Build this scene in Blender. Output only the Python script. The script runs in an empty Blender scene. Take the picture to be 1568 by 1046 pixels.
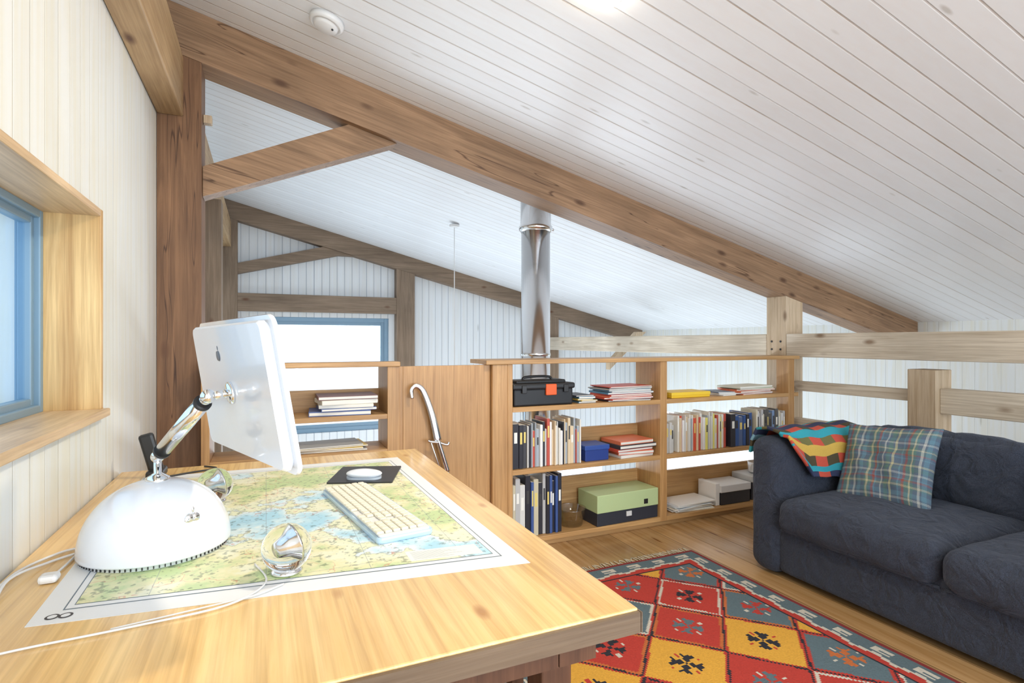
import bpy, bmesh, math, random
from mathutils import Matrix, Vector
random.seed(7)
S=bpy.context.scene
# ------------------------------------------------------------------ helpers
class B:
    def __init__(s): s.v=[];s.f=[];s.m=[];s.c=[];s.s=[];s.mats=[]
    def mi(s,mat):
        if mat not in s.mats: s.mats.append(mat)
        return s.mats.index(mat)
    def raw(s,vs,fs,mat,col=(1,1,1),smooth=False,M=None,cols=None):
        o=len(s.v); k=s.mi(mat)
        for p in vs:
            p=Vector(p)
            s.v.append(tuple(M@p if M else p))
        for i,f in enumerate(fs):
            s.f.append([o+j for j in f]); s.m.append(k); s.c.append(cols[i] if cols else col); s.s.append(smooth)
    def bm(s,b,mat,col=(1,1,1),smooth=False,M=None):
        b.verts.index_update()
        s.raw([v.co.copy() for v in b.verts],[[v.index for v in f.verts] for f in b.faces],mat,col,smooth,M); b.free()
    def box(s,x0,x1,y0,y1,z0,z1,mat,col=(1,1,1),bev=0.0,M=None,seg=2):
        b=bmesh.new(); bmesh.ops.create_cube(b,size=1)
        for v in b.verts:
            v.co=Vector(((x0+x1)/2+v.co.x*(x1-x0),(y0+y1)/2+v.co.y*(y1-y0),(z0+z1)/2+v.co.z*(z1-z0)))
        if bev>0: bmesh.ops.bevel(b,geom=list(b.edges),offset=bev,segments=seg,affect='EDGES',profile=.5)
        s.bm(b,mat,col,False,M)
    def lathe(s,prof,mat,M=None,col=(1,1,1),n=40,smooth=True,cap=True):
        vs=[];fs=[]
        for r,z in prof:
            for i in range(n):
                a=2*math.pi*i/n; vs.append((r*math.cos(a),r*math.sin(a),z))
        for k in range(len(prof)-1):
            for i in range(n):
                j=(i+1)%n; fs.append([k*n+i,k*n+j,(k+1)*n+j,(k+1)*n+i])
        if cap:
            if prof[0][0]>1e-6: fs.append(list(range(n))[::-1])
            if prof[-1][0]>1e-6: fs.append([(len(prof)-1)*n+i for i in range(n)])
        s.raw(vs,fs,mat,col,smooth,M)
    def cyl(s,p0,p1,r0,r1,mat,col=(1,1,1),n=28,smooth=True):
        p0=Vector(p0);p1=Vector(p1);d=p1-p0
        M=Matrix.Translation(p0)@d.to_track_quat('Z','Y').to_matrix().to_4x4()
        s.lathe([(r0,0),(r1,d.length)],mat,M,col,n,smooth)
    def ball(s,c,r,mat,col=(1,1,1),sc=(1,1,1),M=None,n=32):
        b=bmesh.new(); bmesh.ops.create_uvsphere(b,u_segments=n,v_segments=n//2,radius=r)
        T=Matrix.Translation(c)@Matrix.Diagonal((*sc,1))
        s.bm(b,mat,col,True,(M@T) if M else T)
    def tube(s,pts,r,mat,col=(1,1,1),n=10,sub=6,flat=1.0):
        P=[Vector(p) for p in pts]
        if sub>1 and len(P)>2:
            Q=[]
            for i in range(len(P)-1):
                a=P[max(i-1,0)];b=P[i];c=P[i+1];d=P[min(i+2,len(P)-1)]
                for k in range(sub):
                    t=k/sub
                    Q.append(.5*((2*b)+(c-a)*t+(2*a-5*b+4*c-d)*t*t+(3*b-a-3*c+d)*t**3))
            Q.append(P[-1]);P=Q
        vs=[];fs=[];nrm=None
        for i,p in enumerate(P):
            t=(P[min(i+1,len(P)-1)]-P[max(i-1,0)]).normalized()
            if nrm is None:
                nrm=t.cross(Vector((0,1,0.01))).normalized()
            nrm=(nrm-t*nrm.dot(t)).normalized(); bn=t.cross(nrm)
            rr=r(i/(len(P)-1)) if callable(r) else r
            for k in range(n):
                a=2*math.pi*k/n; vs.append(p+nrm*rr*math.cos(a)+bn*rr*flat*math.sin(a))
        for i in range(len(P)-1):
            for k in range(n):
                j=(k+1)%n; fs.append([i*n+k,i*n+j,(i+1)*n+j,(i+1)*n+k])
        fs.append(list(range(n))[::-1]); fs.append([(len(P)-1)*n+i for i in range(n)])
        s.raw(vs,fs,mat,col,True)
    def rrect(s,w,h,r,z0,z1,mat,col=(1,1,1),M=None,inset=0.0,n=8):
        pts=[]
        for cx,cy,a0 in((w/2-r,h/2-r,0),(-w/2+r,h/2-r,90),(-w/2+r,-h/2+r,180),(w/2-r,-h/2+r,270)):
            for k in range(n+1):
                a=math.radians(a0+90*k/n); pts.append((cx+r*math.cos(a),cy+r*math.sin(a)))
        N=len(pts);vs=[]
        def sc(p,i): return (p[0]*(1-2*i/w),p[1]*(1-2*i/h))
        lv=[(z0,inset),(z0+ (z1-z0)*.3,0),(z0+(z1-z0)*.7,0),(z1,inset)]
        for z,i in lv:
            for p in pts: q=sc(p,i); vs.append((q[0],q[1],z))
        fs=[]
        for l in range(3):
            for i in range(N): j=(i+1)%N; fs.append([l*N+i,l*N+j,(l+1)*N+j,(l+1)*N+i])
        fs.append(list(range(N))[::-1]); fs.append([3*N+i for i in range(N)])
        s.raw(vs,fs,mat,col,False,M)
    def cushion(s,c,sz,r,mat,col=(1,1,1),bulge=(0,0,0),M=None,n=16,wr=0.0,seed=0):
        b=bmesh.new(); bmesh.ops.create_cube(b,size=2)
        bmesh.ops.subdivide_edges(b,edges=list(b.edges),cuts=n,use_grid_fill=True)
        h=Vector(sz)/2
        for v in b.verts:
            p=Vector([math.sin(x*math.pi/2) for x in v.co])
            P=Vector((p.x*h.x,p.y*h.y,p.z*h.z))
            q=Vector([max(-(h[i]-r),min(h[i]-r,P[i])) for i in range(3)])
            d=P-q
            if d.length>1e-9: P=q+d.normalized()*r
            for i in range(3):
                j,k=(i+1)%3,(i+2)%3
                P[i]+=bulge[i]*p[i]*(1-p[j]**2)*(1-p[k]**2)
            if wr:
                w=math.sin(P.y*23+seed+P.x*9)*math.sin(P.x*17+P.z*21+seed*2)*.6+math.sin(P.y*51+P.z*33+seed)*.3
                P+=P.normalized()*wr*w
            v.co=P
        T=Matrix.Translation(c)
        s.bm(b,mat,col,True,(T@M) if M else T)
    def grid(s,fn,nu,nv,mat,colfn,M=None,smooth=True):
        vs=[fn(i/nu,j/nv) for j in range(nv+1) for i in range(nu+1)]
        fs=[];cs=[]
        for j in range(nv):
            for i in range(nu):
                a=j*(nu+1)+i; fs.append([a,a+1,a+nu+2,a+nu+1]); cs.append(colfn((i+.5)/nu,(j+.5)/nv))
        s.raw(vs,fs,mat,(1,1,1),smooth,M,cs)
    def make(s,name,parent=None):
        me=bpy.data.meshes.new(name); me.from_pydata(s.v,[],s.f)
        for m in s.mats: me.materials.append(m)
        me.polygons.foreach_set('material_index',s.m); me.polygons.foreach_set('use_smooth',s.s)
        ca=me.color_attributes.new('Col','FLOAT_COLOR','CORNER')
        buf=[]
        for p,c in zip(me.polygons,s.c):
            for _ in range(p.loop_total): buf+= [c[0],c[1],c[2],1.0]
        ca.data.foreach_set('color',buf)
        me.update()
        b=bmesh.new(); b.from_mesh(me); bmesh.ops.recalc_face_normals(b,faces=b.faces); b.to_mesh(me); b.free()
        o=bpy.data.objects.new(name,me); S.collection.objects.link(o)
        if parent: o.parent=parent
        return o
def empty(name,loc=(0,0,0)):
    e=bpy.data.objects.new(name,None); S.collection.objects.link(e); return e

# ------------------------------------------------------------------ materials
def mat0(name):
    m=bpy.data.materials.new(name); m.use_nodes=True
    return m,m.node_tree.nodes,m.node_tree.links,m.node_tree.nodes['Principled BSDF']
def plain(name,c,rough=.5,metal=0,spec=.5,bump=0,bscale=200,coat=0,bump2=0):
    m,N,L,P=mat0(name)
    P.inputs['Base Color'].default_value=(*c,1);P.inputs['Roughness'].default_value=rough;P.inputs['Metallic'].default_value=metal
    P.inputs['Coat Weight'].default_value=coat
    n=N.new('ShaderNodeTexNoise');n.inputs['Scale'].default_value=bscale
    tc=N.new('ShaderNodeTexCoord');L.new(tc.outputs['Object'],n.inputs['Vector'])
    if bump:
        b=N.new('ShaderNodeBump');b.inputs['Strength'].default_value=bump;b.inputs['Distance'].default_value=.002
        L.new(n.outputs['Fac'],b.inputs['Height']);L.new(b.outputs['Normal'],P.inputs['Normal'])
        if bump2:
            n2=N.new('ShaderNodeTexNoise');n2.inputs['Scale'].default_value=9;n2.inputs['Detail'].default_value=3;n2.inputs['Distortion'].default_value=1.6
            L.new(tc.outputs['Object'],n2.inputs['Vector'])
            b2=N.new('ShaderNodeBump');b2.inputs['Strength'].default_value=bump2;b2.inputs['Distance'].default_value=.03
            L.new(n2.outputs['Fac'],b2.inputs['Height']);L.new(b2.outputs['Normal'],b.inputs['Normal'])
            r=N.new('ShaderNodeValToRGB');e=r.color_ramp.elements
            e[0].position=.3;e[0].color=(c[0]*.6,c[1]*.6,c[2]*.6,1);e[1].position=.7;e[1].color=(c[0]*1.7,c[1]*1.7,c[2]*1.6,1)
            L.new(n.outputs['Fac'],r.inputs['Fac']);L.new(r.outputs['Color'],P.inputs['Base Color'])
            P.inputs['Sheen Weight'].default_value=.15;P.inputs['Sheen Tint'].default_value=(.5,.6,.8,1)
    return m
def vcol(name,rough=.6,bump=0,bscale=400,mul=0.0):
    m,N,L,P=mat0(name)
    a=N.new('ShaderNodeAttribute');a.attribute_name='Col'
    P.inputs['Roughness'].default_value=rough
    tc=N.new('ShaderNodeTexCoord')
    n=N.new('ShaderNodeTexNoise');n.inputs['Scale'].default_value=bscale;n.inputs['Detail'].default_value=4
    L.new(tc.outputs['Object'],n.inputs['Vector'])
    mx=N.new('ShaderNodeMix');mx.data_type='RGBA';mx.blend_type='MULTIPLY';mx.inputs[0].default_value=mul
    L.new(a.outputs['Color'],mx.inputs[6]);L.new(n.outputs['Fac'],mx.inputs[7])
    L.new(mx.outputs[2],P.inputs['Base Color'])
    if bump:
        b=N.new('ShaderNodeBump');b.inputs['Strength'].default_value=bump;b.inputs['Distance'].default_value=.003
        L.new(n.outputs['Fac'],b.inputs['Height']);L.new(b.outputs['Normal'],P.inputs['Normal'])
    return m
def ramp(N,stops):
    r=N.new('ShaderNodeValToRGB')
    e=r.color_ramp.elements
    while len(e)<len(stops): e.new(.5)
    for x,(p,c) in zip(e,stops): x.position=p;x.color=(*c,1)
    return r
def math_(N,L,op,a,b=None,c=None):
    n=N.new('ShaderNodeMath');n.operation=op
    for i,x in enumerate((a,b,c)):
        if x is None: continue
        if isinstance(x,(int,float)): n.inputs[i].default_value=x
        else: L.new(x,n.inputs[i])
    return n.outputs[0]
def wood(name,c1,c2,axis=2,rough=.5,knots=True,scale=1.0,kc=(.12,.05,.02),coat=0,ks=1.0,slope=False,cracks=False):
    m,N,L,P=mat0(name)
    tc=N.new('ShaderNodeTexCoord');src=tc.outputs['Object']
    if slope:
        rt=N.new('ShaderNodeMapping');rt.vector_type='POINT';rt.inputs['Rotation'].default_value=(0,-math.atan(.25),0)
        L.new(src,rt.inputs['Vector']);src=rt.outputs[0]
    def noise(across,along,detail,dist):
        mp=N.new('ShaderNodeMapping');sc=[across]*3;sc[axis]=along;mp.inputs['Scale'].default_value=sc
        L.new(src,mp.inputs['Vector'])
        n=N.new('ShaderNodeTexNoise');n.inputs['Scale'].default_value=1;n.inputs['Detail'].default_value=detail;n.inputs['Distortion'].default_value=dist;n.inputs['Roughness'].default_value=.62
        L.new(mp.outputs[0],n.inputs['Vector']);return n
    n=noise(22*scale,1.5*scale,7,1.0)
    r=ramp(N,[(.3,c2),(.7,c1)]);L.new(n.outputs['Fac'],r.inputs['Fac'])
    out=r.outputs['Color']
    def mult(out,fac_out,lo,hi,a,bb):
        rr=ramp(N,[(a,lo),(bb,hi)]);L.new(fac_out,rr.inputs['Fac'])
        mx=N.new('ShaderNodeMix');mx.data_type='RGBA';mx.blend_type='MULTIPLY';mx.inputs[0].default_value=1
        L.new(out,mx.inputs[6]);L.new(rr.outputs['Color'],mx.inputs[7]);return mx.outputs[2]
    n2=N.new('ShaderNodeTexNoise');n2.inputs['Scale'].default_value=1.7;n2.inputs['Detail'].default_value=3
    L.new(src,n2.inputs['Vector'])
    out=mult(out,n2.outputs['Fac'],(.80,.78,.76),(1.12,1.1,1.08),.3,.7)
    n3=noise(110*scale,2.5*scale,3,.3)
    out=mult(out,n3.outputs['Fac'],(.80,.76,.72),(1.04,1.04,1.04),.32,.6)
    if cracks:
        n4=noise(16,.7,2,.2);d=math_(N,L,'ABSOLUTE',math_(N,L,'SUBTRACT',n4.outputs['Fac'],.60))
        out=mult(out,d,(.35,.28,.22),(1,1,1),.002,.010)
    if knots:
        mk=N.new('ShaderNodeMapping');s2=[7.0*ks]*3;s2[axis]=3.0*ks;mk.inputs['Scale'].default_value=s2
        L.new(src,mk.inputs['Vector'])
        vo=N.new('ShaderNodeTexVoronoi');vo.inputs['Scale'].default_value=1.0
        L.new(mk.outputs[0],vo.inputs['Vector'])
        rk=ramp(N,[(.05,(0,0,0)),(.16,(1,1,1))]);L.new(vo.outputs['Distance'],rk.inputs['Fac'])
        mx2=N.new('ShaderNodeMix');mx2.data_type='RGBA'
        L.new(rk.outputs['Color'],mx2.inputs[0]);mx2.inputs[6].default_value=(*kc,1);L.new(out,mx2.inputs[7]);out=mx2.outputs[2]
    L.new(out,P.inputs['Base Color']);P.inputs['Roughness'].default_value=rough;P.inputs['Coat Weight'].default_value=coat;P.inputs['Coat Roughness'].default_value=.12
    b=N.new('ShaderNodeBump');b.inputs['Strength'].default_value=.15;b.inputs['Distance'].default_value=.003
    L.new(n3.outputs['Fac'],b.inputs['Height']);L.new(b.outputs['Normal'],P.inputs['Normal'])
    return m
def boards(name,c,line,across,along,w=.09,gap=.035,rough=.45,var=.06,warm=(.9,.82,.7),wf=.25,strength=.6,gpow=1.0,gmin=.4):
    m,N,L,P=mat0(name)
    tc=N.new('ShaderNodeTexCoord');sp=N.new('ShaderNodeSeparateXYZ');L.new(tc.outputs['Object'],sp.inputs[0])
    q=math_(N,L,'DIVIDE',sp.outputs[across],w)
    f=math_(N,L,'FRACT',q);fl=math_(N,L,'FLOOR',q)
    e=math_(N,L,'MINIMUM',f,math_(N,L,'SUBTRACT',1.0,f))
    mr=N.new('ShaderNodeMapRange');mr.inputs['From Min'].default_value=gap*.45;mr.inputs['From Max'].default_value=gap*1.3
    L.new(e,mr.inputs['Value'])
    wn=N.new('ShaderNodeTexWhiteNoise');wn.noise_dimensions='1D';L.new(fl,wn.inputs['W'])
    v=math_(N,L,'MULTIPLY_ADD',wn.outputs['Value'],var,1-var)
    mp=N.new('ShaderNodeMapping');sc=[22]*3;sc[along]=1.2;mp.inputs['Scale'].default_value=sc
    L.new(tc.outputs['Object'],mp.inputs['Vector'])
    n=N.new('ShaderNodeTexNoise');n.inputs['Scale'].default_value=1.3;n.inputs['Detail'].default_value=5;n.inputs['Distortion'].default_value=.6
    L.new(mp.outputs[0],n.inputs['Vector'])
    r=ramp(N,[(.35,tuple(c[i]*(1-wf)+c[i]*warm[i]*wf for i in range(3))),(.6,c)]);L.new(n.outputs['Fac'],r.inputs['Fac'])
    mx=N.new('ShaderNodeMix');mx.data_type='RGBA';mx.blend_type='MULTIPLY';mx.inputs[0].default_value=1
    L.new(r.outputs['Color'],mx.inputs[6]);L.new(v,mx.inputs[7])
    wn2=N.new('ShaderNodeTexWhiteNoise');wn2.noise_dimensions='1D';L.new(math_(N,L,'FLOOR',math_(N,L,'ADD',q,.5)),wn2.inputs['W'])
    n5=N.new('ShaderNodeTexNoise');n5.inputs['Scale'].default_value=1.1;n5.inputs['Detail'].default_value=2;L.new(mp.outputs[0],n5.inputs['Vector'])
    g=math_(N,L,'MULTIPLY_ADD',math_(N,L,'POWER',math_(N,L,'MULTIPLY',wn2.outputs['Value'],math_(N,L,'MULTIPLY',n5.outputs['Fac'],1.7)),gpow),1-gmin,gmin)
    fac=math_(N,L,'MULTIPLY',math_(N,L,'SUBTRACT',1.0,mr.outputs[0]),g)
    mx2=N.new('ShaderNodeMix');mx2.data_type='RGBA';L.new(fac,mx2.inputs[0]);L.new(mx.outputs[2],mx2.inputs[6]);mx2.inputs[7].default_value=(*line,1)
    mk=N.new('ShaderNodeMapping');s2=[11.0]*3;s2[along]=1.7;mk.inputs['Scale'].default_value=s2
    L.new(tc.outputs['Object'],mk.inputs['Vector'])
    vo=N.new('ShaderNodeTexVoronoi');vo.inputs['Scale'].default_value=.6;L.new(mk.outputs[0],vo.inputs['Vector'])
    rk=ramp(N,[(.03,(c[0]*.8,c[1]*.76,c[2]*.7)),(.07,(1,1,1))]);L.new(vo.outputs['Distance'],rk.inputs['Fac'])
    mx3=N.new('ShaderNodeMix');mx3.data_type='RGBA';mx3.blend_type='MULTIPLY';mx3.inputs[0].default_value=1
    L.new(mx2.outputs[2],mx3.inputs[6]);L.new(rk.outputs['Color'],mx3.inputs[7])
    L.new(mx3.outputs[2],P.inputs['Base Color']);P.inputs['Roughness'].default_value=rough
    b=N.new('ShaderNodeBump');b.inputs['Strength'].default_value=strength;b.inputs['Distance'].default_value=.004
    L.new(mr.outputs[0],b.inputs['Height']);L.new(b.outputs['Normal'],P.inputs['Normal'])
    return m
def emis(name,c,st):
    m,N,L,P=mat0(name);P.inputs['Emission Color'].default_value=(*c,1);P.inputs['Emission Strength'].default_value=st;P.inputs['Base Color'].default_value=(*c,1);return m
def glass(name,tint=(1,1,1),gl=.08):
    m=bpy.data.materials.new(name);m.use_nodes=True;N=m.node_tree.nodes;L=m.node_tree.links;N.clear()
    o=N.new('ShaderNodeOutputMaterial');t=N.new('ShaderNodeBsdfTransparent');t.inputs[0].default_value=(*tint,1)
    g=N.new('ShaderNodeBsdfGlossy');g.inputs['Roughness'].default_value=.03
    x=N.new('ShaderNodeMixShader');x.inputs[0].default_value=gl;L.new(t.outputs[0],x.inputs[1]);L.new(g.outputs[0],x.inputs[2]);L.new(x.outputs[0],o.inputs[0]);return m

M_ceil=boards('ceiling_white_boards',(.90,.92,.95),(.46,.38,.31),1,0,.092,.038,.38,.06,(.97,.94,.92),.4,.55,1.5,.28)
M_wall=boards('wall_white_boards_y',(.80,.82,.81),(.58,.57,.53),1,2,.088,.032,.45,.05,(.96,.90,.76),.6,.4,1.5,.25)
M_wallfar=boards('wall_white_boards_x',(.80,.83,.86),(.42,.45,.50),0,2,.088,.06,.45,.05)
M_floor=boards('oak_floor',(.54,.33,.15),(.18,.09,.035),0,1,.15,.02,.22,.3,(.7,.6,.45),.8,.3)
M_lowfloor=plain('lower_floor_tiles',(.55,.55,.53),.5,bump=.1)
W_post=wood('timber_post',(.27,.14,.068),(.13,.062,.027),2,.55,cracks=True)
W_raft=wood('timber_rafter',(.40,.245,.14),(.215,.125,.066),0,.55,slope=True,cracks=True,kc=(.10,.045,.02))
W_farX=wood('timber_far_x',(.30,.22,.155),(.18,.125,.082),0,.6)
W_farZ=wood('timber_far_z',(.30,.22,.155),(.18,.125,.082),2,.6)
W_purl=wood('timber_purlin',(.50,.35,.19),(.35,.22,.11),1,.55)
W_pale=wood('timber_pale',(.74,.67,.56),(.56,.48,.37),1,.6,kc=(.28,.19,.12))
W_paleZ=wood('timber_pale_z',(.66,.54,.40),(.48,.36,.23),2,.6,kc=(.26,.17,.10))
W_desk=wood('desk_pine',(.88,.64,.30),(.79,.50,.19),1,.26,kc=(.5,.25,.08),coat=.3,ks=1.6,scale=.7)
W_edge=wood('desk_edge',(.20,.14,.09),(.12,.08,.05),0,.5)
W_dark=wood('dark_leg_wood',(.14,.06,.028),(.08,.032,.014),2,.5,knots=False)
W_shelf=wood('shelf_ply',(.62,.385,.17),(.48,.27,.105),0,.42,knots=False)
W_shelfZ=wood('shelf_ply_z',(.60,.36,.155),(.46,.25,.095),2,.42,knots=False)
W_trim=wood('window_lining_pine',(.80,.57,.27),(.52,.31,.12),2,.4,knots=False,scale=1.0)
W_trimY=wood('window_sill_pine',(.76,.57,.36),(.56,.39,.22),1,.4)
M_blue=plain('blue_frame_paint',(.20,.32,.43),.4)
M_glass=glass('clear_glass',(.95,.98,1))
M_glassb=glass('tinted_glass',(.80,.89,.96),.10)
M_white=plain('white_gloss_plastic',(.82,.86,.93),.18,coat=.5)
M_wmat=plain('white_plastic',(.8,.8,.8),.4)
M_chrome=plain('chrome',(.82,.83,.85),.08,1)
M_steel=plain('flue_steel',(.76,.76,.77),.16,1)
M_black=plain('black_plastic',(.02,.02,.022),.4)
M_sofa=plain('navy_sofa_fabric',(.024,.030,.050),.9,bump=1,bscale=330,bump2=1)
M_fab=vcol('woven_fabric',.9,.5,300,.25)
M_rug=vcol('kilim_wool',.95,.8,160,.40)
M_col=vcol('painted_things',.45)
M_lamp=emis('lamp_glow',(1,.90,.74),16)

# ------------------------------------------------------------------ room shell
XL,XR,YF=-.46,5.24,7.0
def zc(x): return 2.68-.25*x
def wall_cells(b,axis,p0,p1,a0,a1,z0,z1,ops,mat):
    As=sorted({a0,a1,*[o[0] for o in ops],*[o[1] for o in ops]}); Zs=sorted({z0,z1,*[o[2] for o in ops],*[o[3] for o in ops]})
    for i in range(len(As)-1):
        for j in range(len(Zs)-1):
            ca=(As[i]+As[i+1])/2;cz=(Zs[j]+Zs[j+1])/2
            if any(o[0]<ca<o[1] and o[2]<cz<o[3] for o in ops): continue
            if axis=='x': b.box(p0,p1,As[i],As[i+1],Zs[j],Zs[j+1],mat)
            else: b.box(As[i],As[i+1],p0,p1,Zs[j],Zs[j+1],mat)
WIN1=(.70,2.02,.995,1.578); WIN2=(4.95,6.1,1.55,2.05)
b=B(); wall_cells(b,'x',XL-.25,XL,-2.8,YF+.2,-2.4,2.79,[WIN1,WIN2,(4.2,6.2,-2.2,.2)],M_wall); b.make('wall_left')
b=B(); wall_cells(b,'x',XR,XR+.2,-2.8,YF+.2,-2.4,1.40,[(3.6,6.6,-1.9,.2)],M_wall); b.make('wall_right')
WF=(-.12,1.42,.10,1.49)
b=B(); ops=[WF,(.2,4.6,-2.2,-.3)]
wall_cells(b,'y',YF,YF+.2,XL,XR,-2.4,1.36,[(WF[0],WF[1],.10,1.36),ops[1]],M_wallfar)
def gable(b,x0,x1,z0,z00=None):
    vs=[]
    for y in(YF,YF+.2):
        vs+=[(x0,y,z0),(x1,y,z00 or z0),(x1,y,zc(x1)),(x0,y,zc(x0))]
    b.raw(vs,[[0,1,2,3],[4,7,6,5],[0,4,5,1],[3,2,6,7],[0,3,7,4],[1,5,6,2]],M_wallfar)
gable(b,XL,WF[0],1.36);gable(b,WF[0],WF[1],1.49);gable(b,WF[1],XR,1.36)
b.make('wall_far')
b=B()
vs=[];x0,x1=XL-.3,XR+.25
for y in(-2.8,YF+.25): vs+=[(x0,y,zc(x0)),(x1,y,zc(x1)),(x1,y,zc(x1)+.12),(x0,y,zc(x0)+.12)]
b.raw(vs,[[0,1,2,3],[4,7,6,5],[0,4,5,1],[3,2,6,7],[0,3,7,4],[1,5,6,2]],M_ceil)
b.make('ceiling')
b=B(); b.box(XL,XR,-2.8,3.16,-.22,0,M_floor); b.make('floor')
b=B(); b.box(XL-.25,XR+.2,-2.8,YF+.2,-2.5,-2.4,M_lowfloor); b.make('floor_lower_storey')

# ------------------------------------------------------------------ windows
def window(name,axis,p_in,p_out,a0,a1,z0,z1,gl,fw=.055,mull=[]):
    b=B(); 
    def bx(A0,A1,Z0,Z1,P0,P1,m,bev=.004):
        if axis=='x': b.box(min(P0,P1),max(P0,P1),A0,A1,Z0,Z1,m,bev=bev)
        else: b.box(A0,A1,min(P0,P1),max(P0,P1),Z0,Z1,m,bev=bev)
    for k,(w0,d0,d1) in enumerate(((0,0,1),(fw*.8,.25,.8))):
        P0=p_in+(p_out-p_in)*d0;P1=p_in+(p_out-p_in)*d1
        A0,A1,Z0,Z1=a0+w0,a1-w0,z0+w0,z1-w0
        bx(A0,A0+fw,Z0,Z1,P0,P1,M_blue);bx(A1-fw,A1,Z0,Z1,P0,P1,M_blue)
        bx(A0+fw,A1-fw,Z0,Z0+fw,P0,P1,M_blue);bx(A0+fw,A1-fw,Z1-fw,Z1,P0,P1,M_blue)
    for mm in mull: bx(mm-fw/2,mm+fw/2,z0+fw,z1-fw,p_in,p_out,M_blue)
    pm=(p_in+p_out)/2; e=.004*(1 if p_out>p_in else -1)
    bx(a0+fw,a1-fw,z0+fw,z1-fw,pm,pm+e,gl,0)
    return b.make(name)
window('window_1','x',-.59,-.65,*WIN1,M_glassb,.024)
window('window_2','x',-.58,-.64,*WIN2,M_glassb,.05)
window('window_3','y',YF+.05,YF+.12,*WF,M_glass,.05)
b=B(); y0,y1,z0,z1=WIN1
b.box(-.60,-.452,y1-.002,y1+.022,z0-.0,z1+.02,W_trim,bev=.003)
b.box(-.60,-.452,y0-.022,y0+.002,z0-.0,z1+.02,W_trim,bev=.003)
b.box(-.60,-.452,y0,y1,z1-.002,z1+.02,W_trimY,bev=.003)
b.make('trim_1')
b=B(); b.box(-.60,-.435,y0-.03,y1+.028,z0-.022,z0+.002,W_trimY,bev=.004); b.make('trim_2')

# ------------------------------------------------------------------ timber frame
def sloped(b,x0,x1,y0,y1,top,bot,mat):
    vs=[]
    for y in(y0,y1): vs+=[(x0,y,zc(x0)-bot),(x1,y,zc(x1)-bot),(x1,y,zc(x1)-top),(x0,y,zc(x0)-top)]
    b.raw(vs,[[0,1,2,3],[4,7,6,5],[0,4,5,1],[3,2,6,7],[0,3,7,4],[1,5,6,2]],mat)
def prism(b,pts,y0,y1,mat):
    n=len(pts);vs=[(x,y0,z) for x,z in pts]+[(x,y1,z) for x,z in pts]
    fs=[list(range(n)),list(range(n,2*n))[::-1]]+[[i,(i+1)%n,n+(i+1)%n,n+i] for i in range(n)]
    b.raw(vs,fs,mat)
def post(b,x0,x1,y0,y1,z0,drop,mat):
    prism(b,[(x0,z0),(x1,z0),(x1,zc(x1)-drop-.001),(x0,zc(x0)-drop-.001)],y0,y1,mat)
b=B(); sloped(b,XL+.002,XR-.002,2.98,3.16,.001,.231,W_raft); b.make('roof_rafter')
b=B(); post(b,XL+.002,-.278,2.982,3.158,0,.231,W_post)
b.box(-.277,-.24,3.05,3.09,2.26,2.30,W_paleZ,bev=.003)
b.make('timber_post')
b=B(); prism(b,[(-.276,2.04),(-.276,1.895),(.655,2.284),(.40,2.348)],3.02,3.12,W_raft); b.make('knee_brace')
b=B(); b.box(XL+.002,-.352,-2.8,2.98,2.25,2.53,W_purl,bev=.006); b.box(XL+.002,-.352,3.162,YF-.14,2.25,2.53,W_purl,bev=.006); b.make('eaves_purlin')
b=B(); post(b,3.61,3.79,2.982,3.158,0,.231,W_paleZ)
for zz in(1.14,1.2): 
    for yy in(3.03,3.11): b.cyl((3.606,yy,zz),(3.612,yy,zz),.008,.008,M_black,n=12)
b.make('timber_post')
b=B(); b.box(3.61,3.79,-2.8,2.98,1.085,1.258,W_pale,bev=.005); b.box(3.61,3.79,3.162,YF-.14,1.085,1.258,W_pale,bev=.005); b.make('plate_beam')
b=B()
b.box(3.66,3.74,2.12,2.98,.83,.90,W_pale,bev=.004)
b.box(3.66,3.74,-2.8,1.96,.77,.92,W_pale,bev=.004)
b.box(3.62,3.78,1.96,2.12,0,1.03,W_paleZ,bev=.004)
b.box(3.66,3.74,-2.8,1.96,.50,.58,W_pale,bev=.004);b.box(3.66,3.74,2.12,2.98,.55,.62,W_pale,bev=.004)
b.box(3.62,3.78,-.1,.02,0,1.085,W_paleZ,bev=.004)
prism(b,[(3.79,.86),(3.79,.95),(4.20,1.32),(4.33,1.32)],5.6,5.68,W_paleZ)  # eaves brace, not a railing part; joined into the same mesh
b.make('stair_railing_and_eaves_brace')
b=B(); sloped(b,XL+.002,XR-.002,YF-.13,YF-.001,.001,.2,W_farX)
post(b,XL+.002,-.29,YF-.128,YF-.001,-.2,.2,W_farZ)
post(b,1.49,1.72,YF-.128,YF-.001,-.2,.2,W_farZ)
b.box(-.29,1.49,YF-.125,YF-.001,1.545,1.745,W_farX,bev=.004)
prism(b,[(-.29,1.96),(-.29,2.08),(.62,2.323),(.98,2.233),(.80,2.233)],YF-.11,YF-.02,W_farX)
post(b,3.61,3.79,YF-.128,YF-.001,-.2,.2,W_farZ)
b.make('gable_timber_frame')
b=B(); b.box(XL+.002,-.30,4.6,4.76,-2.4,2.25,W_farZ,bev=.004); b.make('timber_post')

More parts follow.
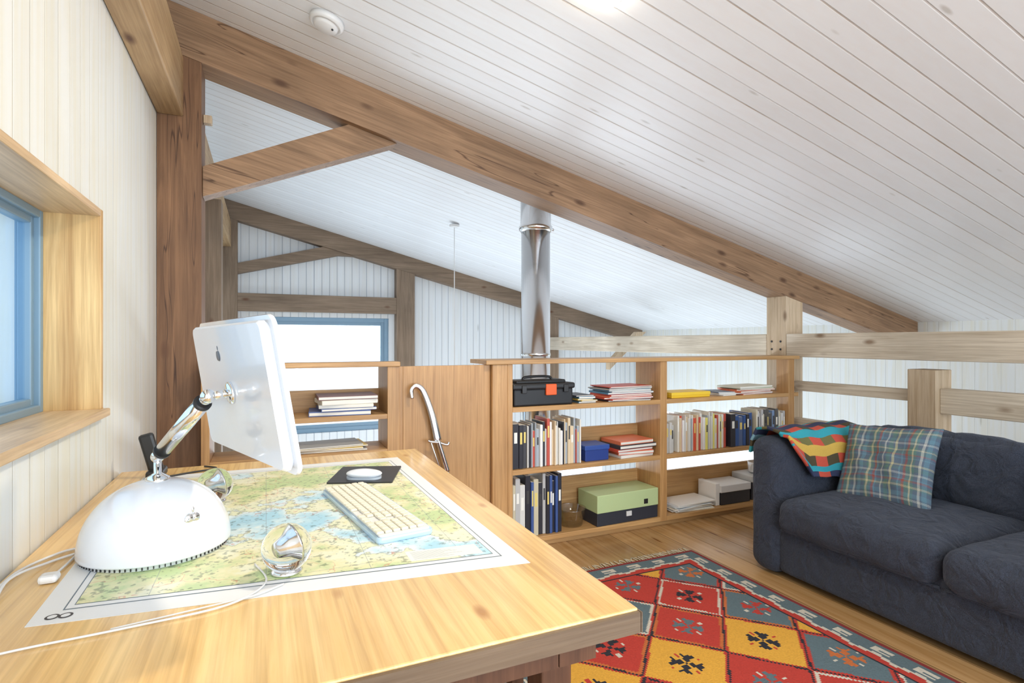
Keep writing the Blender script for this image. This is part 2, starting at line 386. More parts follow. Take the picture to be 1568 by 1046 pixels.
# ------------------------------------------------------------------ flue pipe
b=B()
px,py=1.72,3.45
T=Matrix.Translation((px,py,0))
b.lathe([(.101,-2.398),(.101,1.965)],M_steel,T,n=64)
b.lathe([(.104,1.96),(.116,1.975),(.118,1.985),(.116,2.0),(.106,2.01),(.106,zc(px)-.03)],M_steel,T,n=64)
b.lathe([(.1015,1.10),(.104,1.105),(.104,1.115),(.1015,1.12)],M_steel,T,n=64,cap=False)
b.ball((px+.122,py-.02,1.985),.012,M_steel)
b.make('stove_flue_pipe')
b=B(); b.lathe([(.0,2.275),(.045,2.27),(.045,2.255),(.012,2.245)],M_wmat,Matrix.Translation((1.58,4.84,0)))
b.cyl((1.58,4.84,2.26),(1.58,4.84,.45),.004,.004,M_wmat,n=8)
b.lathe([(.02,.47),(.04,.44),(.16,.30),(.165,.29),(.155,.29)],M_wmat,Matrix.Translation((1.58,4.84,0)),cap=False)
b.make('pendant_lamp')
tilt=Matrix.Rotation(math.atan(.25),4,'Y')
b=B(); M=Matrix.Translation((.248,2.556,zc(.248)-.001))@tilt
b.lathe([(.074,0),(.074,-.018),(.068,-.026),(.06,-.028),(.058,-.022),(.054,-.022),(.052,-.034),(.044,-.04),(0,-.041)],M_wmat,M,n=48)
b.ball((.03,-.02,-.042),.005,M_black,M=M)
b.make('smoke_detector')
b=B(); M=Matrix.Translation((1.04,1.60,zc(1.04)-.001))@tilt
b.lathe([(.095,0),(.095,-.010),(.09,-.013)],M_wmat,M,n=48)
b.lathe([(.088,-.012),(.086,-.026),(.07,-.038),(.04,-.044),(0,-.046)],M_lamp,M,n=48)
b.make('ceiling_lamp')

# ------------------------------------------------------------------ bookshelf units
YS0,YS1=2.87,3.13
b=B()
b.box(1.16,1.255,YS0,2.975,0,1.07,W_shelfZ,bev=.003)
b.box(1.255,1.285,YS0,YS1,0,1.07,W_shelfZ,bev=.002)
b.box(1.12,3.607,YS0-.01,2.975,1.07,1.095,W_shelf,bev=.003);b.box(1.12,3.607,2.975,YS1,1.07,1.095,W_shelf,bev=.003)
for z in(.035,.435,.795): b.box(1.285,3.605,YS0,YS1,z,z+.028,W_shelf,bev=.002)
b.box(1.285,3.605,YS0+.03,YS1,0,.035,W_shelf)
for x in(2.33,): b.box(x,x+.055,YS0-.001,YS1,.035,1.07,W_shelfZ,bev=.002)
b.box(3.50,3.56,YS0-.001,2.975,0,1.07,W_shelfZ,bev=.002)
for(z0,z1)in((.06,.33),(.46,.64),):
    b.box(1.285,2.33,YS1-.02,YS1,z0,z1,W_shelf);b.box(2.385,3.605,YS1-.02,YS1,z0,z1-.04,W_shelf)
b.make('bookshelf')
b=B(); b.box(.662,1.158,2.90,2.935,0,1.068,W_shelfZ,bev=.002)
b.box(.642,.660,2.895,2.94,0,1.068,W_shelfZ);b.make('plywood_panel')
b=B()
b.box(.575,.638,YS0,YS1,0,1.07,W_shelfZ,bev=.002)
b.box(-.27,.64,YS0-.01,2.975,1.07,1.095,W_shelf,bev=.003)
b.box(-.27,-.235,YS0,YS1,0,1.07,W_shelfZ,bev=.002)
for z in(.035,.40,.62,.80): b.box(-.235,.575,YS0,YS1,z,z+.025,W_shelf,bev=.002)
b.box(-.235,.575,YS1-.02,YS1,.826,.94,W_shelf)
b.make('bookshelf')

# ------------------------------------------------------------------ shelf contents
def books_row(name,x0,x1,z,hmin,hmax,pal,wmin=.012,wmax=.04,lean=True,seed=1,d=.17):
    R=random.Random(seed);b=B();x=x0;z+=.0005
    while x<x1-.008:
        w=min(R.uniform(wmin,wmax),x1-x);h=R.uniform(hmin,hmax);c=R.choice(pal);dd=d*R.uniform(.8,1);y=2.89+R.uniform(0,.015)
        b.box(x,x+w,y,y+dd,z,z+h,M_col,c,bev=min(.002,w/5),seg=1)
        b.box(x+w*.12,x+w*.88,y+.004,y+dd-.002,z+.004,z+h+.0008,M_col,(.85,.82,.74))
        if w>.016:
            c2=R.choice([(.9,.9,.85),(.8,.65,.2),(.05,.05,.05)])
            b.box(x+w*.25,x+w*.75,y-.0007,y+.002,z+h*R.uniform(.5,.6),z+h*R.uniform(.72,.86),M_col,c2)
        x+=w+.0008
    return b.make(name)
dark=[(.02,.02,.03),(.03,.04,.09),(.05,.05,.06),(.1,.02,.02)]
light=[(.8,.78,.72),(.85,.85,.85),(.7,.7,.68),(.75,.6,.4),(.4,.45,.5),(.55,.1,.07)]
books_row('books',1.295,1.385,.463,.24,.26,dark,.02,.04,seed=2,d=.2)
books_row('books',1.39,1.755,.463,.20,.28,light+[(.03,.03,.04)],.006,.022,seed=3)
books_row('books',1.295,1.62,.063,.30,.355,[(.03,.03,.04),(.5,.5,.5),(.02,.02,.03),(.6,.55,.4),(.05,.1,.3),(.7,.7,.68)],.012,.035,seed=4,d=.22)
books_row('books',2.40,2.47,.463,.18,.22,[(.6,.6,.58),(.35,.2,.1)],.02,.03,seed=9)
books_row('books',2.50,2.93,.463,.20,.255,light+[(.7,.1,.05),(.8,.75,.2)],.007,.022,seed=5)
books_row('books',2.96,3.17,.463,.2,.235,[(.04,.1,.3),(.03,.03,.04),(.1,.15,.3)],.02,.05,seed=6,d=.2)
books_row('books',3.20,3.495,.463,.21,.25,[(.5,.5,.52),(.7,.65,.5),(.2,.3,.5),(.75,.75,.75),(.1,.1,.1)],.012,.035,seed=8)
def stack(name,cx,cy,z,w,d,n,pal,tmin=.004,tmax=.014,seed=1,jit=.02):
    R=random.Random(seed);b=B();z+=.0005
    for i in range(n):
        t=R.uniform(tmin,tmax);M=Matrix.Translation((cx+R.uniform(-jit,jit),cy+R.uniform(-.006,.006),z+t/2))@Matrix.Rotation(R.uniform(-.12,.12),4,'Z')
        ww=w*R.uniform(.85,1);c=R.choice(pal)
        b.box(-ww/2,ww/2,-d/2,d/2,-t/2,t/2,M_col,c,bev=.0008,M=M,seg=1)
        b.box(-ww/2+.003,ww/2+.0006,-d/2-.0006,d/2-.004,-t*.3,t*.3,M_col,(.82,.8,.74),M=M)
        z+=t+.0004
    return b.make(name)
mp=[(.6,.08,.05),(.8,.78,.75),(.05,.05,.06),(.7,.5,.1),(.1,.25,.4),(.4,.4,.4),(.75,.2,.1)]
stack('magazine_stack',1.80,3.0,.823,.13,.2,5,mp,.006,.014,11)
stack('magazine_stack',2.11,2.99,.823,.36,.21,11,mp,.004,.012,12,.008)
stack('board_game_stack',2.15,2.99,.463,.30,.2,5,mp,.015,.025,13,.02)
stack('magazine_stack',3.20,2.99,.823,.36,.2,6,[(.7,.7,.6),(.4,.5,.3),(.7,.2,.1),(.5,.3,.3)],.006,.014,14)
stack('magazine_stack',2.92,2.99,.823,.15,.2,3,[(.7,.7,.7),(.15,.2,.3)],.006,.010,24)
stack('book_stack',.37,2.99,.825,.30,.2,5,[(.1,.15,.35),(.8,.78,.7),(.6,.6,.6),(.2,.1,.1)],.014,.024,15)
stack('magazine_stack',.02,2.98,.825,.2,.2,2,dark,.008,.014,16)
stack('magazine_stack',.25,2.99,.645,.45,.2,4,mp,.006,.01,17)
stack('paper_pile',2.64,2.99,.063,.34,.2,8,[(.85,.85,.85),(.8,.75,.65),(.75,.8,.85)],.004,.010,18)
b=B(); b.box(2.45,2.78,2.90,3.08,.8235,.858,M_col,(.85,.55,.03),bev=.004);b.box(2.448,2.782,2.898,3.082,.84,.861,M_col,(.9,.62,.05),bev=.003);b.make('yellow_box')
b=B(); b.box(1.785,1.955,2.90,3.05,.4635,.545,M_col,(.02,.05,.25),bev=.005);b.box(1.78,1.96,2.895,3.055,.53,.56,M_col,(.03,.08,.33),bev=.005);b.make('blue_box')
b=B()
b.box(1.30,1.69,2.885,3.08,.8235,.925,M_col,(.012,.013,.016),bev=.01)
b.box(1.29,1.70,2.875,3.09,.92,.955,M_col,(.018,.019,.022),bev=.01)
b.box(1.33,1.66,2.92,3.05,.95,.972,M_col,(.012,.012,.014),bev=.008)
b.tube([(1.40,2.98,.965),(1.41,2.98,.985),(1.5,2.98,.99),(1.58,2.98,.985),(1.59,2.98,.965)],.008,M_black)
b.box(1.50,1.57,2.868,2.884,.885,.95,M_col,(.85,.12,.02),bev=.004)
b.box(1.345,1.375,2.868,2.884,.90,.945,M_black,bev=.003);b.box(1.62,1.65,2.868,2.884,.90,.945,M_black,bev=.003)
b.make('toolbox')
b=B(); M=Matrix.Translation((2.085,2.985,.0635))@Matrix.Rotation(.03,4,'Z')
b.box(-.235,.235,-.105,.105,0,.11,M_col,(.03,.035,.05),bev=.003,M=M)
b.box(-.237,.237,-.11,.11,.08,.19,M_col,(.50,.62,.32),bev=.004,M=M)
b.box(-.02,.02,-.115,-.108,.04,.07,M_col,(.7,.7,.7),bev=.001,M=M)
b.box(.12,.15,-.113,-.108,.10,.13,M_black,M=M);b.make('storage_box')
b=B(); b.box(2.88,3.15,2.90,3.09,.0635,.19,M_col,(.03,.03,.035),bev=.004);b.box(2.875,3.155,2.895,3.095,.15,.20,M_col,(.75,.76,.78),bev=.004)
b.box(2.84,2.876,2.91,3.08,.0635,.215,M_col,(.85,.85,.85),bev=.003);b.make('archive_box')
b=B(); b.box(3.18,3.49,2.91,3.09,.0635,.20,M_col,(.05,.05,.06),bev=.006);b.box(3.175,3.495,2.905,3.095,.19,.235,M_col,(.6,.62,.64),bev=.006);b.make('storage_box')
b=B(); b.lathe([(.04,0),(.055,.01),(.06,.08),(.057,.082),(.05,.012),(0,.012)],M_wmat,Matrix.Translation((3.30,2.98,.2355)));b.tube([(3.245,2.96,.252),(3.215,2.96,.262),(3.215,2.96,.292),(3.243,2.96,.307)],.006,M_wmat);b.make('white_mug')
b=B(); b.lathe([(.07,0),(.09,.1),(.095,.105),(.088,.104),(.068,.006),(0,.006)],glass('tub_plastic',(.9,.9,.88),.2),Matrix.Translation((1.735,2.99,.0635)));b.make('clear_tub')
b=B()
pts=[(.702,2.86,.90),(.699,2.86,.945),(.724,2.86,.966),(.759,2.86,.94),(.795,2.86,.853),(.820,2.86,.767),(.841,2.86,.67)]
b.tube(pts,lambda t:.008+.014*t,M_steel,flat=.35,n=14)
b.tube([(.785,2.85,.675),(.80,2.85,.668),(.845,2.85,.66),(.89,2.85,.645),(.90,2.85,.66)],.007,M_steel)
b.tube([(.841,2.855,.67),(.866,2.855,.59),(.894,2.855,.50)],.014,M_steel,n=14)
b.tube([(.80,2.85,.668),(.82,2.84,.60),(.85,2.84,.52),(.89,2.855,.50)],.004,M_steel)
b.tube([(.894,2.855,.50),(.96,2.87,.25),(1.01,2.885,.009)],.008,M_steel)
b.make('sabre')

# ------------------------------------------------------------------ desk
DX0,DX1,DY0,DY1,DZ=-.455,.575,.765,2.285,.75
b=B()
b.box(DX0,DX1,DY0,DY1,DZ-.036,DZ,W_desk,bev=.003)
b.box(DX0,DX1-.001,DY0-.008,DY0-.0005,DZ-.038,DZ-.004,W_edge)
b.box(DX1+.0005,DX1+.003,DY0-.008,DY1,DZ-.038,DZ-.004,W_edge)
b.box(DX0,.438,DY0+.03,DY0+.055,DZ-.085,DZ-.037,W_dark)
b.box(.44,.51,DY0+.03,DY1-.05,DZ-.085,DZ-.037,W_dark)
for x,y in((.47,.92),(.47,2.12),(-.40,.92),(-.40,2.12)): b.box(x+.001,x+.066,y,y+.065,.012 if x>0 else 0,DZ-.0865 if x>0 else DZ-.037,W_dark,bev=.004)
b.box(.485,.52,.985,2.12,.12,.16,W_dark)
for y in(1.09,1.47,1.78): b.box(.485,.515,y,y+.03,.16,DZ-.086,W_dark,bev=.003)
b.make('desk')
def mapmat():
    m,N,L,P=mat0('nautical_map')
    tc=N.new('ShaderNodeTexCoord')
    sp=N.new('ShaderNodeSeparateXYZ');L.new(tc.outputs['Object'],sp.inputs[0])
    n=N.new('ShaderNodeTexNoise');n.inputs['Scale'].default_value=4.6;n.inputs['Detail'].default_value=10;n.inputs['Roughness'].default_value=.6
    mpg=N.new('ShaderNodeMapping');mpg.inputs['Location'].default_value=(5.35,2.2,0);L.new(tc.outputs['Object'],mpg.inputs['Vector']);L.new(mpg.outputs[0],n.inputs['Vector'])
    ln=math_(N,L,'ABSOLUTE',math_(N,L,'ADD',math_(N,L,'SUBTRACT',sp.outputs[1],1.47),math_(N,L,'MULTIPLY',sp.outputs[0],.85)))
    ch=N.new('ShaderNodeMapRange');ch.inputs['From Min'].default_value=0;ch.inputs['From Max'].default_value=.26;ch.inputs['To Min'].default_value=-.085;ch.inputs['To Max'].default_value=.05;L.new(ln,ch.inputs['Value'])
    fac=math_(N,L,'ADD',n.outputs['Fac'],ch.outputs[0])
    r=ramp(N,[(.34,(.42,.70,.85)),(.40,(.62,.82,.90)),(.435,(.80,.90,.91)),(.445,(.42,.44,.34)),(.455,(.80,.83,.58)),(.52,(.86,.86,.66)),(.57,(.82,.79,.48)),(.64,(.55,.68,.34))])
    L.new(fac,r.inputs['Fac'])
    n2=N.new('ShaderNodeTexNoise');n2.inputs['Scale'].default_value=75;n2.inputs['Detail'].default_value=6;L.new(tc.outputs['Object'],n2.inputs['Vector'])
    r2=ramp(N,[(.37,(.3,.34,.32)),(.44,(1,1,1))]);L.new(n2.outputs['Fac'],r2.inputs['Fac'])
    mx=N.new('ShaderNodeMix');mx.data_type='RGBA';mx.blend_type='MULTIPLY';mx.inputs[0].default_value=.7
    L.new(r.outputs['Color'],mx.inputs[6]);L.new(r2.outputs['Color'],mx.inputs[7])
    n3=N.new('ShaderNodeTexNoise');n3.inputs['Scale'].default_value=7;n3.inputs['Detail'].default_value=4;L.new(tc.outputs['Object'],n3.inputs['Vector'])
    d=math_(N,L,'ABSOLUTE',math_(N,L,'SUBTRACT',n3.outputs['Fac'],.5));rr=math_(N,L,'LESS_THAN',d,.003)
    mx2=N.new('ShaderNodeMix');mx2.data_type='RGBA';L.new(math_(N,L,'MULTIPLY',rr,.5),mx2.inputs[0]);L.new(mx.outputs[2],mx2.inputs[6]);mx2.inputs[7].default_value=(.65,.2,.12,1)
    g=None
    for k in(0,1):
        f=math_(N,L,'FRACT',math_(N,L,'DIVIDE',sp.outputs[k],.19));l=math_(N,L,'LESS_THAN',f,.008)
        g=l if g is None else math_(N,L,'MAXIMUM',g,l)
    mx3=N.new('ShaderNodeMix');mx3.data_type='RGBA';L.new(math_(N,L,'MULTIPLY',g,.5),mx3.inputs[0]);L.new(mx2.outputs[2],mx3.inputs[6]);mx3.inputs[7].default_value=(.2,.25,.3,1)
    L.new(mx3.outputs[2],P.inputs['Base Color']);P.inputs['Roughness'].default_value=.3
    return m
M_map=mapmat()
C=[Vector((-.347,1.105,0)),Vector((.491,1.009,0)),Vector((.467,2.14,0)),Vector((-.37,2.16,0))]
def quad(i,u,v):return (C[0]*(1-u)*(1-v)+C[1]*u*(1-v)+C[2]*u*v+C[3]*(1-u)*v)+Vector((0,0,i))
def qf(b,u0,u1,v0,v1,z,mat,col=(1,1,1)):
    b.raw([quad(z,u0,v0),quad(z,u1,v0),quad(z,u1,v1),quad(z,u0,v1)],[[0,1,2,3]],mat,col)
b=B(); z=DZ+.0008
vs=[quad(DZ+.0002,0,0),quad(DZ+.0002,1,0),quad(DZ+.0002,1,1),quad(DZ+.0002,0,1),quad(z,0,0),quad(z,1,0),quad(z,1,1),quad(z,0,1)]
b.raw(vs,[[3,2,1,0],[4,5,6,7],[0,1,5,4],[1,2,6,5],[2,3,7,6],[3,0,4,7]],M_col,(.84,.86,.88))
qf(b,.045,.955,.045,.955,z+.0002,M_col,(.15,.2,.25));qf(b,.048,.952,.048,.952,z+.0003,M_col,(.84,.86,.88));qf(b,.06,.94,.06,.94,z+.0004,M_col,(.15,.2,.25));qf(b,.062,.938,.062,.938,z+.0006,M_map)
qf(b,.74,.92,.07,.12,z+.0008,M_col,(.86,.86,.82))
for k in range(7): qf(b,.75,.75+.15*random.uniform(.5,1),.078+k*.0055,.079+k*.0055,z+.0009,M_col,(.3,.35,.4))
for k in range(2):
    for rr,cc in((.010,(.05,.05,.06)),(.0065,(.84,.86,.88))): b.lathe([(rr,0),(0,.00002)],M_col,Matrix.Translation(quad(z+.0005+(.0002 if rr<.01 else 0),.035+.022*k,.024)),cc,n=20,cap=False)
b.make('map_sheet')

# ------------------------------------------------------------------ computer
comp=empty('desktop_computer')
bx,by=-.215,1.41
b=B();T=Matrix.Translation((bx,by,DZ+.001))
R=.142;H=.150
prof=[(R*.93,.0005),(R*.955,.003),(R*.96,.010),(R,.011)]
prof+=[(R*math.cos(a)**.92,.014+(H-.014)*math.sin(a)) for a in[math.pi/2*k/26 for k in range(26)]]+[(.02,H)]
b.lathe(prof,M_white,T,n=72)
for k in range(90):
    a=2*math.pi*k/90;b.box(-.0015,.0015,-.001,.001,-.003,.003,M_black,M=T@Matrix.Rotation(a,4,'Z')@Matrix.Translation((R*.962,0,.0068)))
for k in range(28):
    a=2*math.pi*k/28;b.ball((bx+.036*math.cos(a),by+.036*math.sin(a),DZ+H*.966),.0022,M_black,n=8)
em=Matrix.Translation((bx,by,DZ))@Matrix.Rotation(math.radians(-52),4,'Z')
for dy,dz,r in((-.006,0,.011),(.006,0,.011)): b.ball((R*.868,dy,.083+dz),r,M_chrome,sc=(.35,1,1.1),M=em,n=16)
b.ball((R*.85,.003,.101),.005,M_chrome,sc=(.4,.6,1.3),M=em,n=12)
b.make('dome_base',comp)
w0=Vector((.3193,-.9473,.0267)).normalized();u0=Vector((-.188,.169,.968)).normalized()
w=(w0-.015*u0).normalized();up=(u0+.10*w0).normalized();nb=w.cross(up).normalized()
pc=Vector((-.049,1.2226,1.106))
PM=Matrix(((w.x,up.x,nb.x,pc.x),(w.y,up.y,nb.y,pc.y),(w.z,up.z,nb.z,pc.z),(0,0,0,1)))
b=B()
b.rrect(.446,.262,.016,-.004,.014,M_white,M=PM,inset=.004)
b.rrect(.470,.280,.024,-.012,-.004,plain('clear_bezel',(.8,.84,.9),.1,coat=1),M=PM,inset=.001)
b.rrect(.43,.255,.006,-.0135,-.0118,plain('lcd_screen',(.02,.025,.035),.08),M=PM)
b.lathe([(.022,.014),(.022,.019),(.017,.022),(0,.022)],M_chrome,PM@Matrix.Translation((0,-.005,0)))
ML=plain('logo_grey',(.10,.11,.13),.3)
b.ball((-.045,.068,.0145),.011,ML,sc=(.8,1,.1),M=PM,n=16);b.ball((-.053,.068,.0145),.010,ML,sc=(.8,1,.1),M=PM,n=16);b.ball((-.046,.084,.0145),.004,ML,sc=(.6,1.2,.1),M=PM,n=12)
b.make('display_panel',comp)
b=B()
A=Vector((bx,by,DZ+H+.05));Bq=PM@Vector((-.006,-.005,.055));Cq=PM@Vector((0,-.005,.02))
b.lathe([(.024,H-.006),(.023,H+.004),(.013,H+.010),(.0075,H+.014),(.0075,H+.04)],M_chrome,T,n=36)
b.ball(A,.0135,M_chrome);d=(Bq-A).normalized()
b.cyl(A,A+d*.03,.010,.012,M_chrome);b.cyl(A+d*.024,A+d*.030,.017,.017,M_black);b.cyl(A+d*.030,Bq-d*.03,.0155,.0155,M_chrome,n=40);b.cyl(Bq-d*.03,Bq-d*.024,.0165,.0165,M_black);b.cyl(Bq-d*.024,Bq,.012,.010,M_chrome)
b.ball(Bq,.014,M_chrome);b.cyl(Bq,Cq,.008,.008,M_chrome)
b.make('support_arm',comp)
def speaker(name,x,y):
    b=B();g=bpy.data.materials.get('speaker_clear') 
    if not g:
        g,N,L,P=mat0('speaker_clear');P.inputs['Transmission Weight'].default_value=1;P.inputs['Roughness'].default_value=.02;P.inputs['IOR'].default_value=1.25;P.inputs['Base Color'].default_value=(.98,.99,1,1)
    T=Matrix.Translation((x,y,DZ+.002))
    b.ball((x,y,DZ+.049),.046,g,n=40)
    b.lathe([(.028,0),(.03,.003),(.022,.008)],M_chrome,T,n=32)
    M=T@Matrix.Translation((0,0,.05))@Matrix.Rotation(math.radians(25),4,'Z')@Matrix.Rotation(math.radians(80),4,'Y')
    b.lathe([(0,-.02),(.012,-.018),(.018,0),(.028,.012),(.03,.016),(.024,.014),(.008,.008),(0,.012)],M_steel,M,n=32)
    return b.make(name)
speaker('desktop_speaker',.037,1.16);speaker('desktop_speaker',-.13,1.75)
b=B();KM=Matrix.Translation((.255,1.482,DZ+.0018))@Matrix.Rotation(math.radians(-81.4),4,'Z')
b.rrect(.49,.135,.012,0,.012,plain('keyboard_clear',(.5,.70,.88),.12,coat=1),M=KM,inset=.001)
b.rrect(.478,.122,.008,.011,.0165,M_wmat,M=KM,inset=.001)
cream=plain('key_cream',(.84,.80,.66),.45)
for r in range(6):
    y=.050-r*.0195;x=-.232
    if r==5: ks=[.024,.02,.024,.13,.024,.02,.024]
    else: ks=[.0205]*15
    for kw in ks:
        b.box(x+.001,x+kw-.0012,y-.0165,y+.0005,.0165,.0225,cream,bev=.0018,M=KM,seg=1);x+=kw
    for q in range(3 if r in(0,1,5,3) else (2 if r==2 else 1)):
        b.box(.082+q*.0205,.082+q*.0205+.018,y-.0165,y+.0005,.0165,.0225,cream,bev=.0018,M=KM,seg=1)
    for q in range(4): b.box(.150+q*.0205,.150+q*.0205+.018,y-.0165,y+.0005,.0165,.0225,cream,bev=.0018,M=KM,seg=1)
b.make('keyboard')
b=B();MM=Matrix.Translation((.308,1.893,DZ+.0018))@Matrix.Rotation(math.radians(-20),4,'Z')
b.rrect(.205,.225,.006,0,.004,M_black,M=MM);b.make('mouse_pad')
b=B();MM=Matrix.Translation((.292,1.835,DZ+.0062))@Matrix.Rotation(math.radians(-24),4,'Z')
q=bmesh.new();bmesh.ops.create_uvsphere(q,u_segments=36,v_segments=20,radius=1)
b.bm(q,M_white,smooth=True,M=MM@Matrix.Translation((0,0,.0148))@Matrix.Diagonal((.058,.032,.0145,1)))
b.rrect(.112,.058,.028,0,.006,plain('mouse_base',(.55,.62,.7),.15),M=MM)
b.make('computer_mouse')
b=B();zz=DZ+.004
b.tube([(-.02,1.22,zz),(.0,1.12,zz),(-.06,1.05,zz),(-.2,1.03,zz),(-.33,1.02,zz),(-.44,1.0,zz)],.0018,M_wmat)
b.tube([(.03,1.10,zz),(-.02,1.07,zz),(-.10,1.055,zz),(-.22,1.035,zz)],.0015,M_wmat)
b.make('speaker_cable')
b=B()
b.tube([(-.36,1.44,zz),(-.40,1.40,zz),(-.43,1.30,zz+.01),(-.42,1.18,zz),(-.44,1.05,zz)],.0025,M_wmat)
b.tube([(-.37,1.47,zz),(-.40,1.45,zz),(-.44,1.36,zz),(-.44,1.2,zz)],.0025,M_wmat)
b.box(-.385,-.355,1.28,1.31,DZ+.001,DZ+.016,M_wmat,bev=.006)
b.tube([(-.37,1.31,zz),(-.365,1.37,zz),(-.362,1.43,zz)],.0022,M_wmat)
b.make('power_cable')
b=B();b.box(-.355,-.305,2.10,2.20,DZ+.0015,DZ+.03,M_black,bev=.008)
b.box(-.022,.022,-.012,.012,0,.13,M_black,bev=.009,M=Matrix.Translation((-.33,2.15,DZ+.02))@Matrix.Rotation(-.25,4,'Y'))
b.tube([(-.31,2.12,zz),(-.24,2.16,zz),(-.16,2.2,zz),(-.2,2.25,zz)],.003,M_black);b.make('cordless_phone')

# ------------------------------------------------------------------ sofa
b=B()
F=M_sofa
b.cushion((2.87,1.26,.165),(.99,1.50,.27),.03,F,n=14)
b.cushion((2.87,2.085,.355),(1.04,.19,.69),.07,F,bulge=(.01,.012,.012),n=22,wr=.004)
b.cushion((2.87,.435,.355),(1.04,.19,.69),.07,F,bulge=(.01,.012,.012),n=16)
b.cushion((3.34,1.26,.37),(.24,1.74,.66),.07,F,n=14)
for k,yc in enumerate((1.625,.895)):
    b.cushion((2.72,yc,.335),(.80,.725,.17),.062,F,bulge=(.012,.0,.026),n=30,wr=.007,seed=k*2)
    b.cushion((3.12,yc,.555),(.22,.72,.37),.08,F,bulge=(.05,.0,.012),n=30,wr=.010,seed=k+5,M=Matrix.Rotation(.16,4,'Y'))
for y0,y1 in((1.27,1.985),(.54,1.25)):
    b.tube([(2.368,y0,.252),(2.362,(y0+y1)/2,.252),(2.368,y1,.252)],.006,F)
for x in(2.45,3.3):
    for y in(.45,2.08): b.lathe([(.025,.0125),(.03,.03)],M_black,Matrix.Translation((x,y,-.0125)),n=16)
b.make('sofa')
PB=(.10,.14,.20);PR=(.30,.075,.06);PG=(.10,.19,.17);PY=(.48,.45,.28);PT=(.12,.24,.32);PW=(.45,.46,.44)
seq=[PB,PB,PT,PB,PR,PG,PG,PY,PG,PB,PB,PW,PB,PT,PT,PB,PB,PG,PY,PG,PB,PR,PT,PB,PB,PW,PB,PG,PG,PB,PY,PB]
def plaid(u,v):
    a=Vector(seq[int(u*48)%32]);c=Vector(seq[int(v*48+7)%32])
    t=.72 if (int(u*124)+int(v*124))%2 else .48
    return tuple(a*t+c*(1-t))
def pillow(b,M,wd,ht,th,colfn,mat,n=124):
    for sgn in(1,-1):
        def fn(u,v):
            X=2*u-1;Y=2*v-1
            k=1-.07*(1-abs(Y)**2) ;k2=1-.07*(1-abs(X)**2)
            e=max(0,(1-abs(X)**2.6))*max(0,(1-abs(Y)**2.6))
            z=th*e**.45+.007*math.sin(X*9+Y*4)*e+.006*math.sin(Y*17-X*6)*e
            return (X*wd/2*k,Y*ht/2*k2,sgn*z)
        b.grid(fn,n,n,mat,colfn,M)
b=B()
M=Matrix.Translation((2.80,1.735,.588))@Matrix.Rotation(math.radians(-90+5),4,'Z')@Matrix.Rotation(math.radians(90-27),4,'X')@Matrix.Rotation(math.radians(4),4,'Z')
pillow(b,M,.43,.42,.065,plaid,M_fab);b.make('plaid_pillow')
TQ=(.03,.34,.42);RD=(.58,.085,.05);BR=(.075,.06,.03);NV=(.03,.04,.10);OL=(.16,.15,.05);LB=(.25,.48,.62);YE=(.65,.42,.08)
def throwc(u,v):
    j=int(v*14)%14;fu=int(u*7)
    # woven bands running along the arm, every other band broken into blocks
    band=[TQ,(BR,RD),LB,(RD,NV),TQ,(OL,RD),NV,(RD,BR),TQ,(RD,OL),YE,(BR,RD),TQ,(RD,NV)][j]
    if isinstance(band[0],tuple): return band[(fu+j//2)%2]
    return band
def throwf(u,v):
    x=2.40+u*.60
    path=[(2.205,.60),(2.202,.66),(2.170,.720),(2.10,.735),(2.02,.724),(1.966,.66),(1.952,.56),(1.945,.47+.04*math.sin(u*5))]
    t=v*(len(path)-1);i=min(int(t),len(path)-2);f=t-i
    y=path[i][0]*(1-f)+path[i+1][0]*f;z=path[i][1]*(1-f)+path[i+1][1]*f
    if v>.6 and u<.22: z=z+ (v-.6)*.5*(1-u/.22)
    z+=.006*math.sin(u*19+v*4); y-=.008*(1+math.sin(u*23))*max(0,v-.6)
    return (x+.01*math.sin(v*7),y,z)
b=B();b.grid(throwf,98,98,M_fab,throwc)
o=b.make('striped_throw');sm=o.modifiers.new('thick','SOLIDIFY');sm.thickness=.014;sm.offset=1

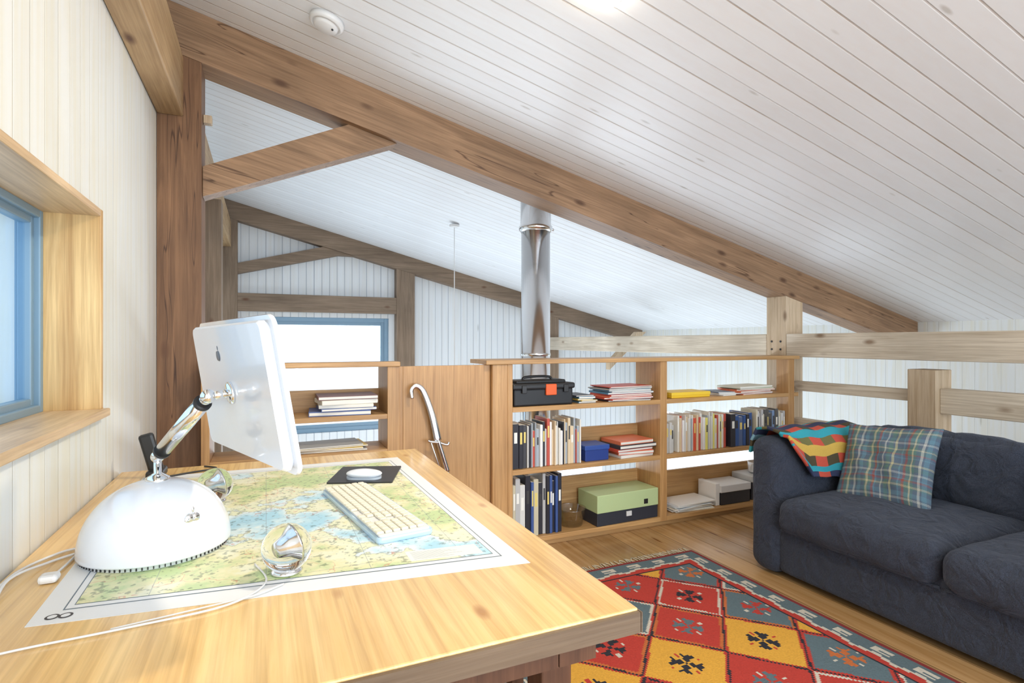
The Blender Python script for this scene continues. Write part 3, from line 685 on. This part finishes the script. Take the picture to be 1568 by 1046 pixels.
# ------------------------------------------------------------------ rug
RX0,RX1,RY0,RY1=.10,2.22,.0,2.46
Yel=(.80,.42,.05);Sl=(.12,.18,.21);Rd=(.54,.045,.03);DR=(.26,.028,.028);Dk=(.02,.02,.03);Cr=(.68,.64,.55);Or=(.60,.16,.04)
ARM={(0,0),(1,1),(2,2),(3,3),(1,2),(2,1),(2,3),(3,2),(4,2),(2,4)}
def rugc(u,v):
    x=u*(RX1-RX0);y=v*(RY1-RY0);W=RX1-RX0;Hh=RY1-RY0
    d=min(x,y,W-x,Hh-y); s=y if min(x,W-x)<min(y,Hh-y) else x
    if d<.02: return DR
    if d<.135:
        q=(d-.02)/.115
        k=(s%.16)/.16
        zig=.62+.16*(abs(k-.5)*2)
        if abs(q-zig)<.07: return Cr
        if q<zig:
            if .16<q<.50 and .28<k<.72 and not(.27<q<.38 and .28<k<.55): return Cr
            return Sl
        return Rd
    if d<.148: return Dk
    p=(x+RX0-1.42)/.39;qy=(y-1.60)/.42
    a=p+qy+.5;bb=p-qy+.5
    ia,ib=math.floor(a),math.floor(bb);fa=a-ia-.5;fb=bb-ib-.5;l=max(abs(fa),abs(fb))
    row=(ia-ib)%4; col=((ia+ib)//2)%3
    X=(fa+fb);Y=(fa-fb)
    base=[Yel,[Rd,Sl,Rd][col],[Sl,Rd,Sl][col],[Rd,Sl,DR][col]][row]
    mot=[Dk,[Sl,Rd,Dk][col],[Rd,Dk,Or][col],[Sl,Or,Cr][col]][row]
    if l>.472: return Dk if row%2 else Rd
    if l>.435: return [Yel,Or,Cr,Rd][row]
    kx=abs(round(X/.062));ky=abs(round(Y/.062))
    if (kx,ky) in ARM and l<.37: return mot
    if (kx,ky) in((0,4),(0,5),(5,0)) and l<.40: return Cr if row else Rd
    return base
b=B();nu,nv=230,268
def rf(u,v): return(RX0+u*(RX1-RX0),RY0+v*(RY1-RY0),.009+.0008*math.sin(v*40)+.0008*math.sin(u*31+v*9))
b.grid(rf,nu,nv,M_rug,rugc)
b.box(RX0,RX1,RY0,RY1,.001,.007,M_rug,(.3,.1,.08))
for i in range(135):
    x=RX0+.01+i*(RX1-RX0-.02)/134
    b.tube([(x,RY1-.005,.006),(x+random.uniform(-.01,.01),RY1+.03,.004),(x+random.uniform(-.015,.015),RY1+.06,.003)],.0028,M_fab,(.7,.64,.5),n=5,sub=2)
b.make('kilim_rug')

# ------------------------------------------------------------------ lights
def pt(name,loc,e,c,r):
    l=bpy.data.lights.new(name,'POINT');l.energy=e;l.color=c;l.shadow_soft_size=r
    o=bpy.data.objects.new(name,l);o.location=loc;S.collection.objects.link(o);return o
def area(name,loc,rot,sx,sy,e,c,disk=False):
    l=bpy.data.lights.new(name,'AREA');l.shape='DISK' if disk else 'RECTANGLE';l.size=sx;l.size_y=sy;l.energy=e;l.color=c
    o=bpy.data.objects.new(name,l);o.location=loc;o.rotation_euler=rot;S.collection.objects.link(o);return o
area('ceiling_lamp_light',(1.03,1.58,2.365),(0,math.radians(12),0),.16,.16,20,(1,.86,.64),True)
pt('warm_fill_light',(.35,-.9,2.1),28,(1,.89,.70),.10)  # added warm fill behind the camera for desk and left wall; no fixture
pt('pendant_light',(1.58,4.84,.26),95,(.80,.90,1),.12)
area('rear_fill_light',(2.4,-2.7,1.0),(math.radians(104),0,0),5,1.6,165,(.78,.89,1))  # added cool fill behind the camera, tilted up to brighten the ceiling
area('lower_storey_fill_light',(2.4,6.9,-1.2),(math.radians(-90-15),0,0),4,1.8,115,(.78,.89,1))  # added fill in the void, aimed inward and up; the glazing is invented
wd=bpy.data.worlds.new('sky');S.world=wd;wd.use_nodes=True
bg=wd.node_tree.nodes['Background'];bg.inputs[0].default_value=(.80,.90,1,1);bg.inputs[1].default_value=1.9

# ------------------------------------------------------------------ camera
cam=bpy.data.cameras.new('camera');cam.lens=36*845/1568;cam.sensor_width=36;cam.clip_start=.02
co=bpy.data.objects.new('camera',cam);co.location=(0,0,1.2);co.rotation_euler=(math.radians(90),0,-math.radians(24.04));S.collection.objects.link(co);S.camera=co
S.view_settings.view_transform='Standard'
S.view_settings.exposure=0.0
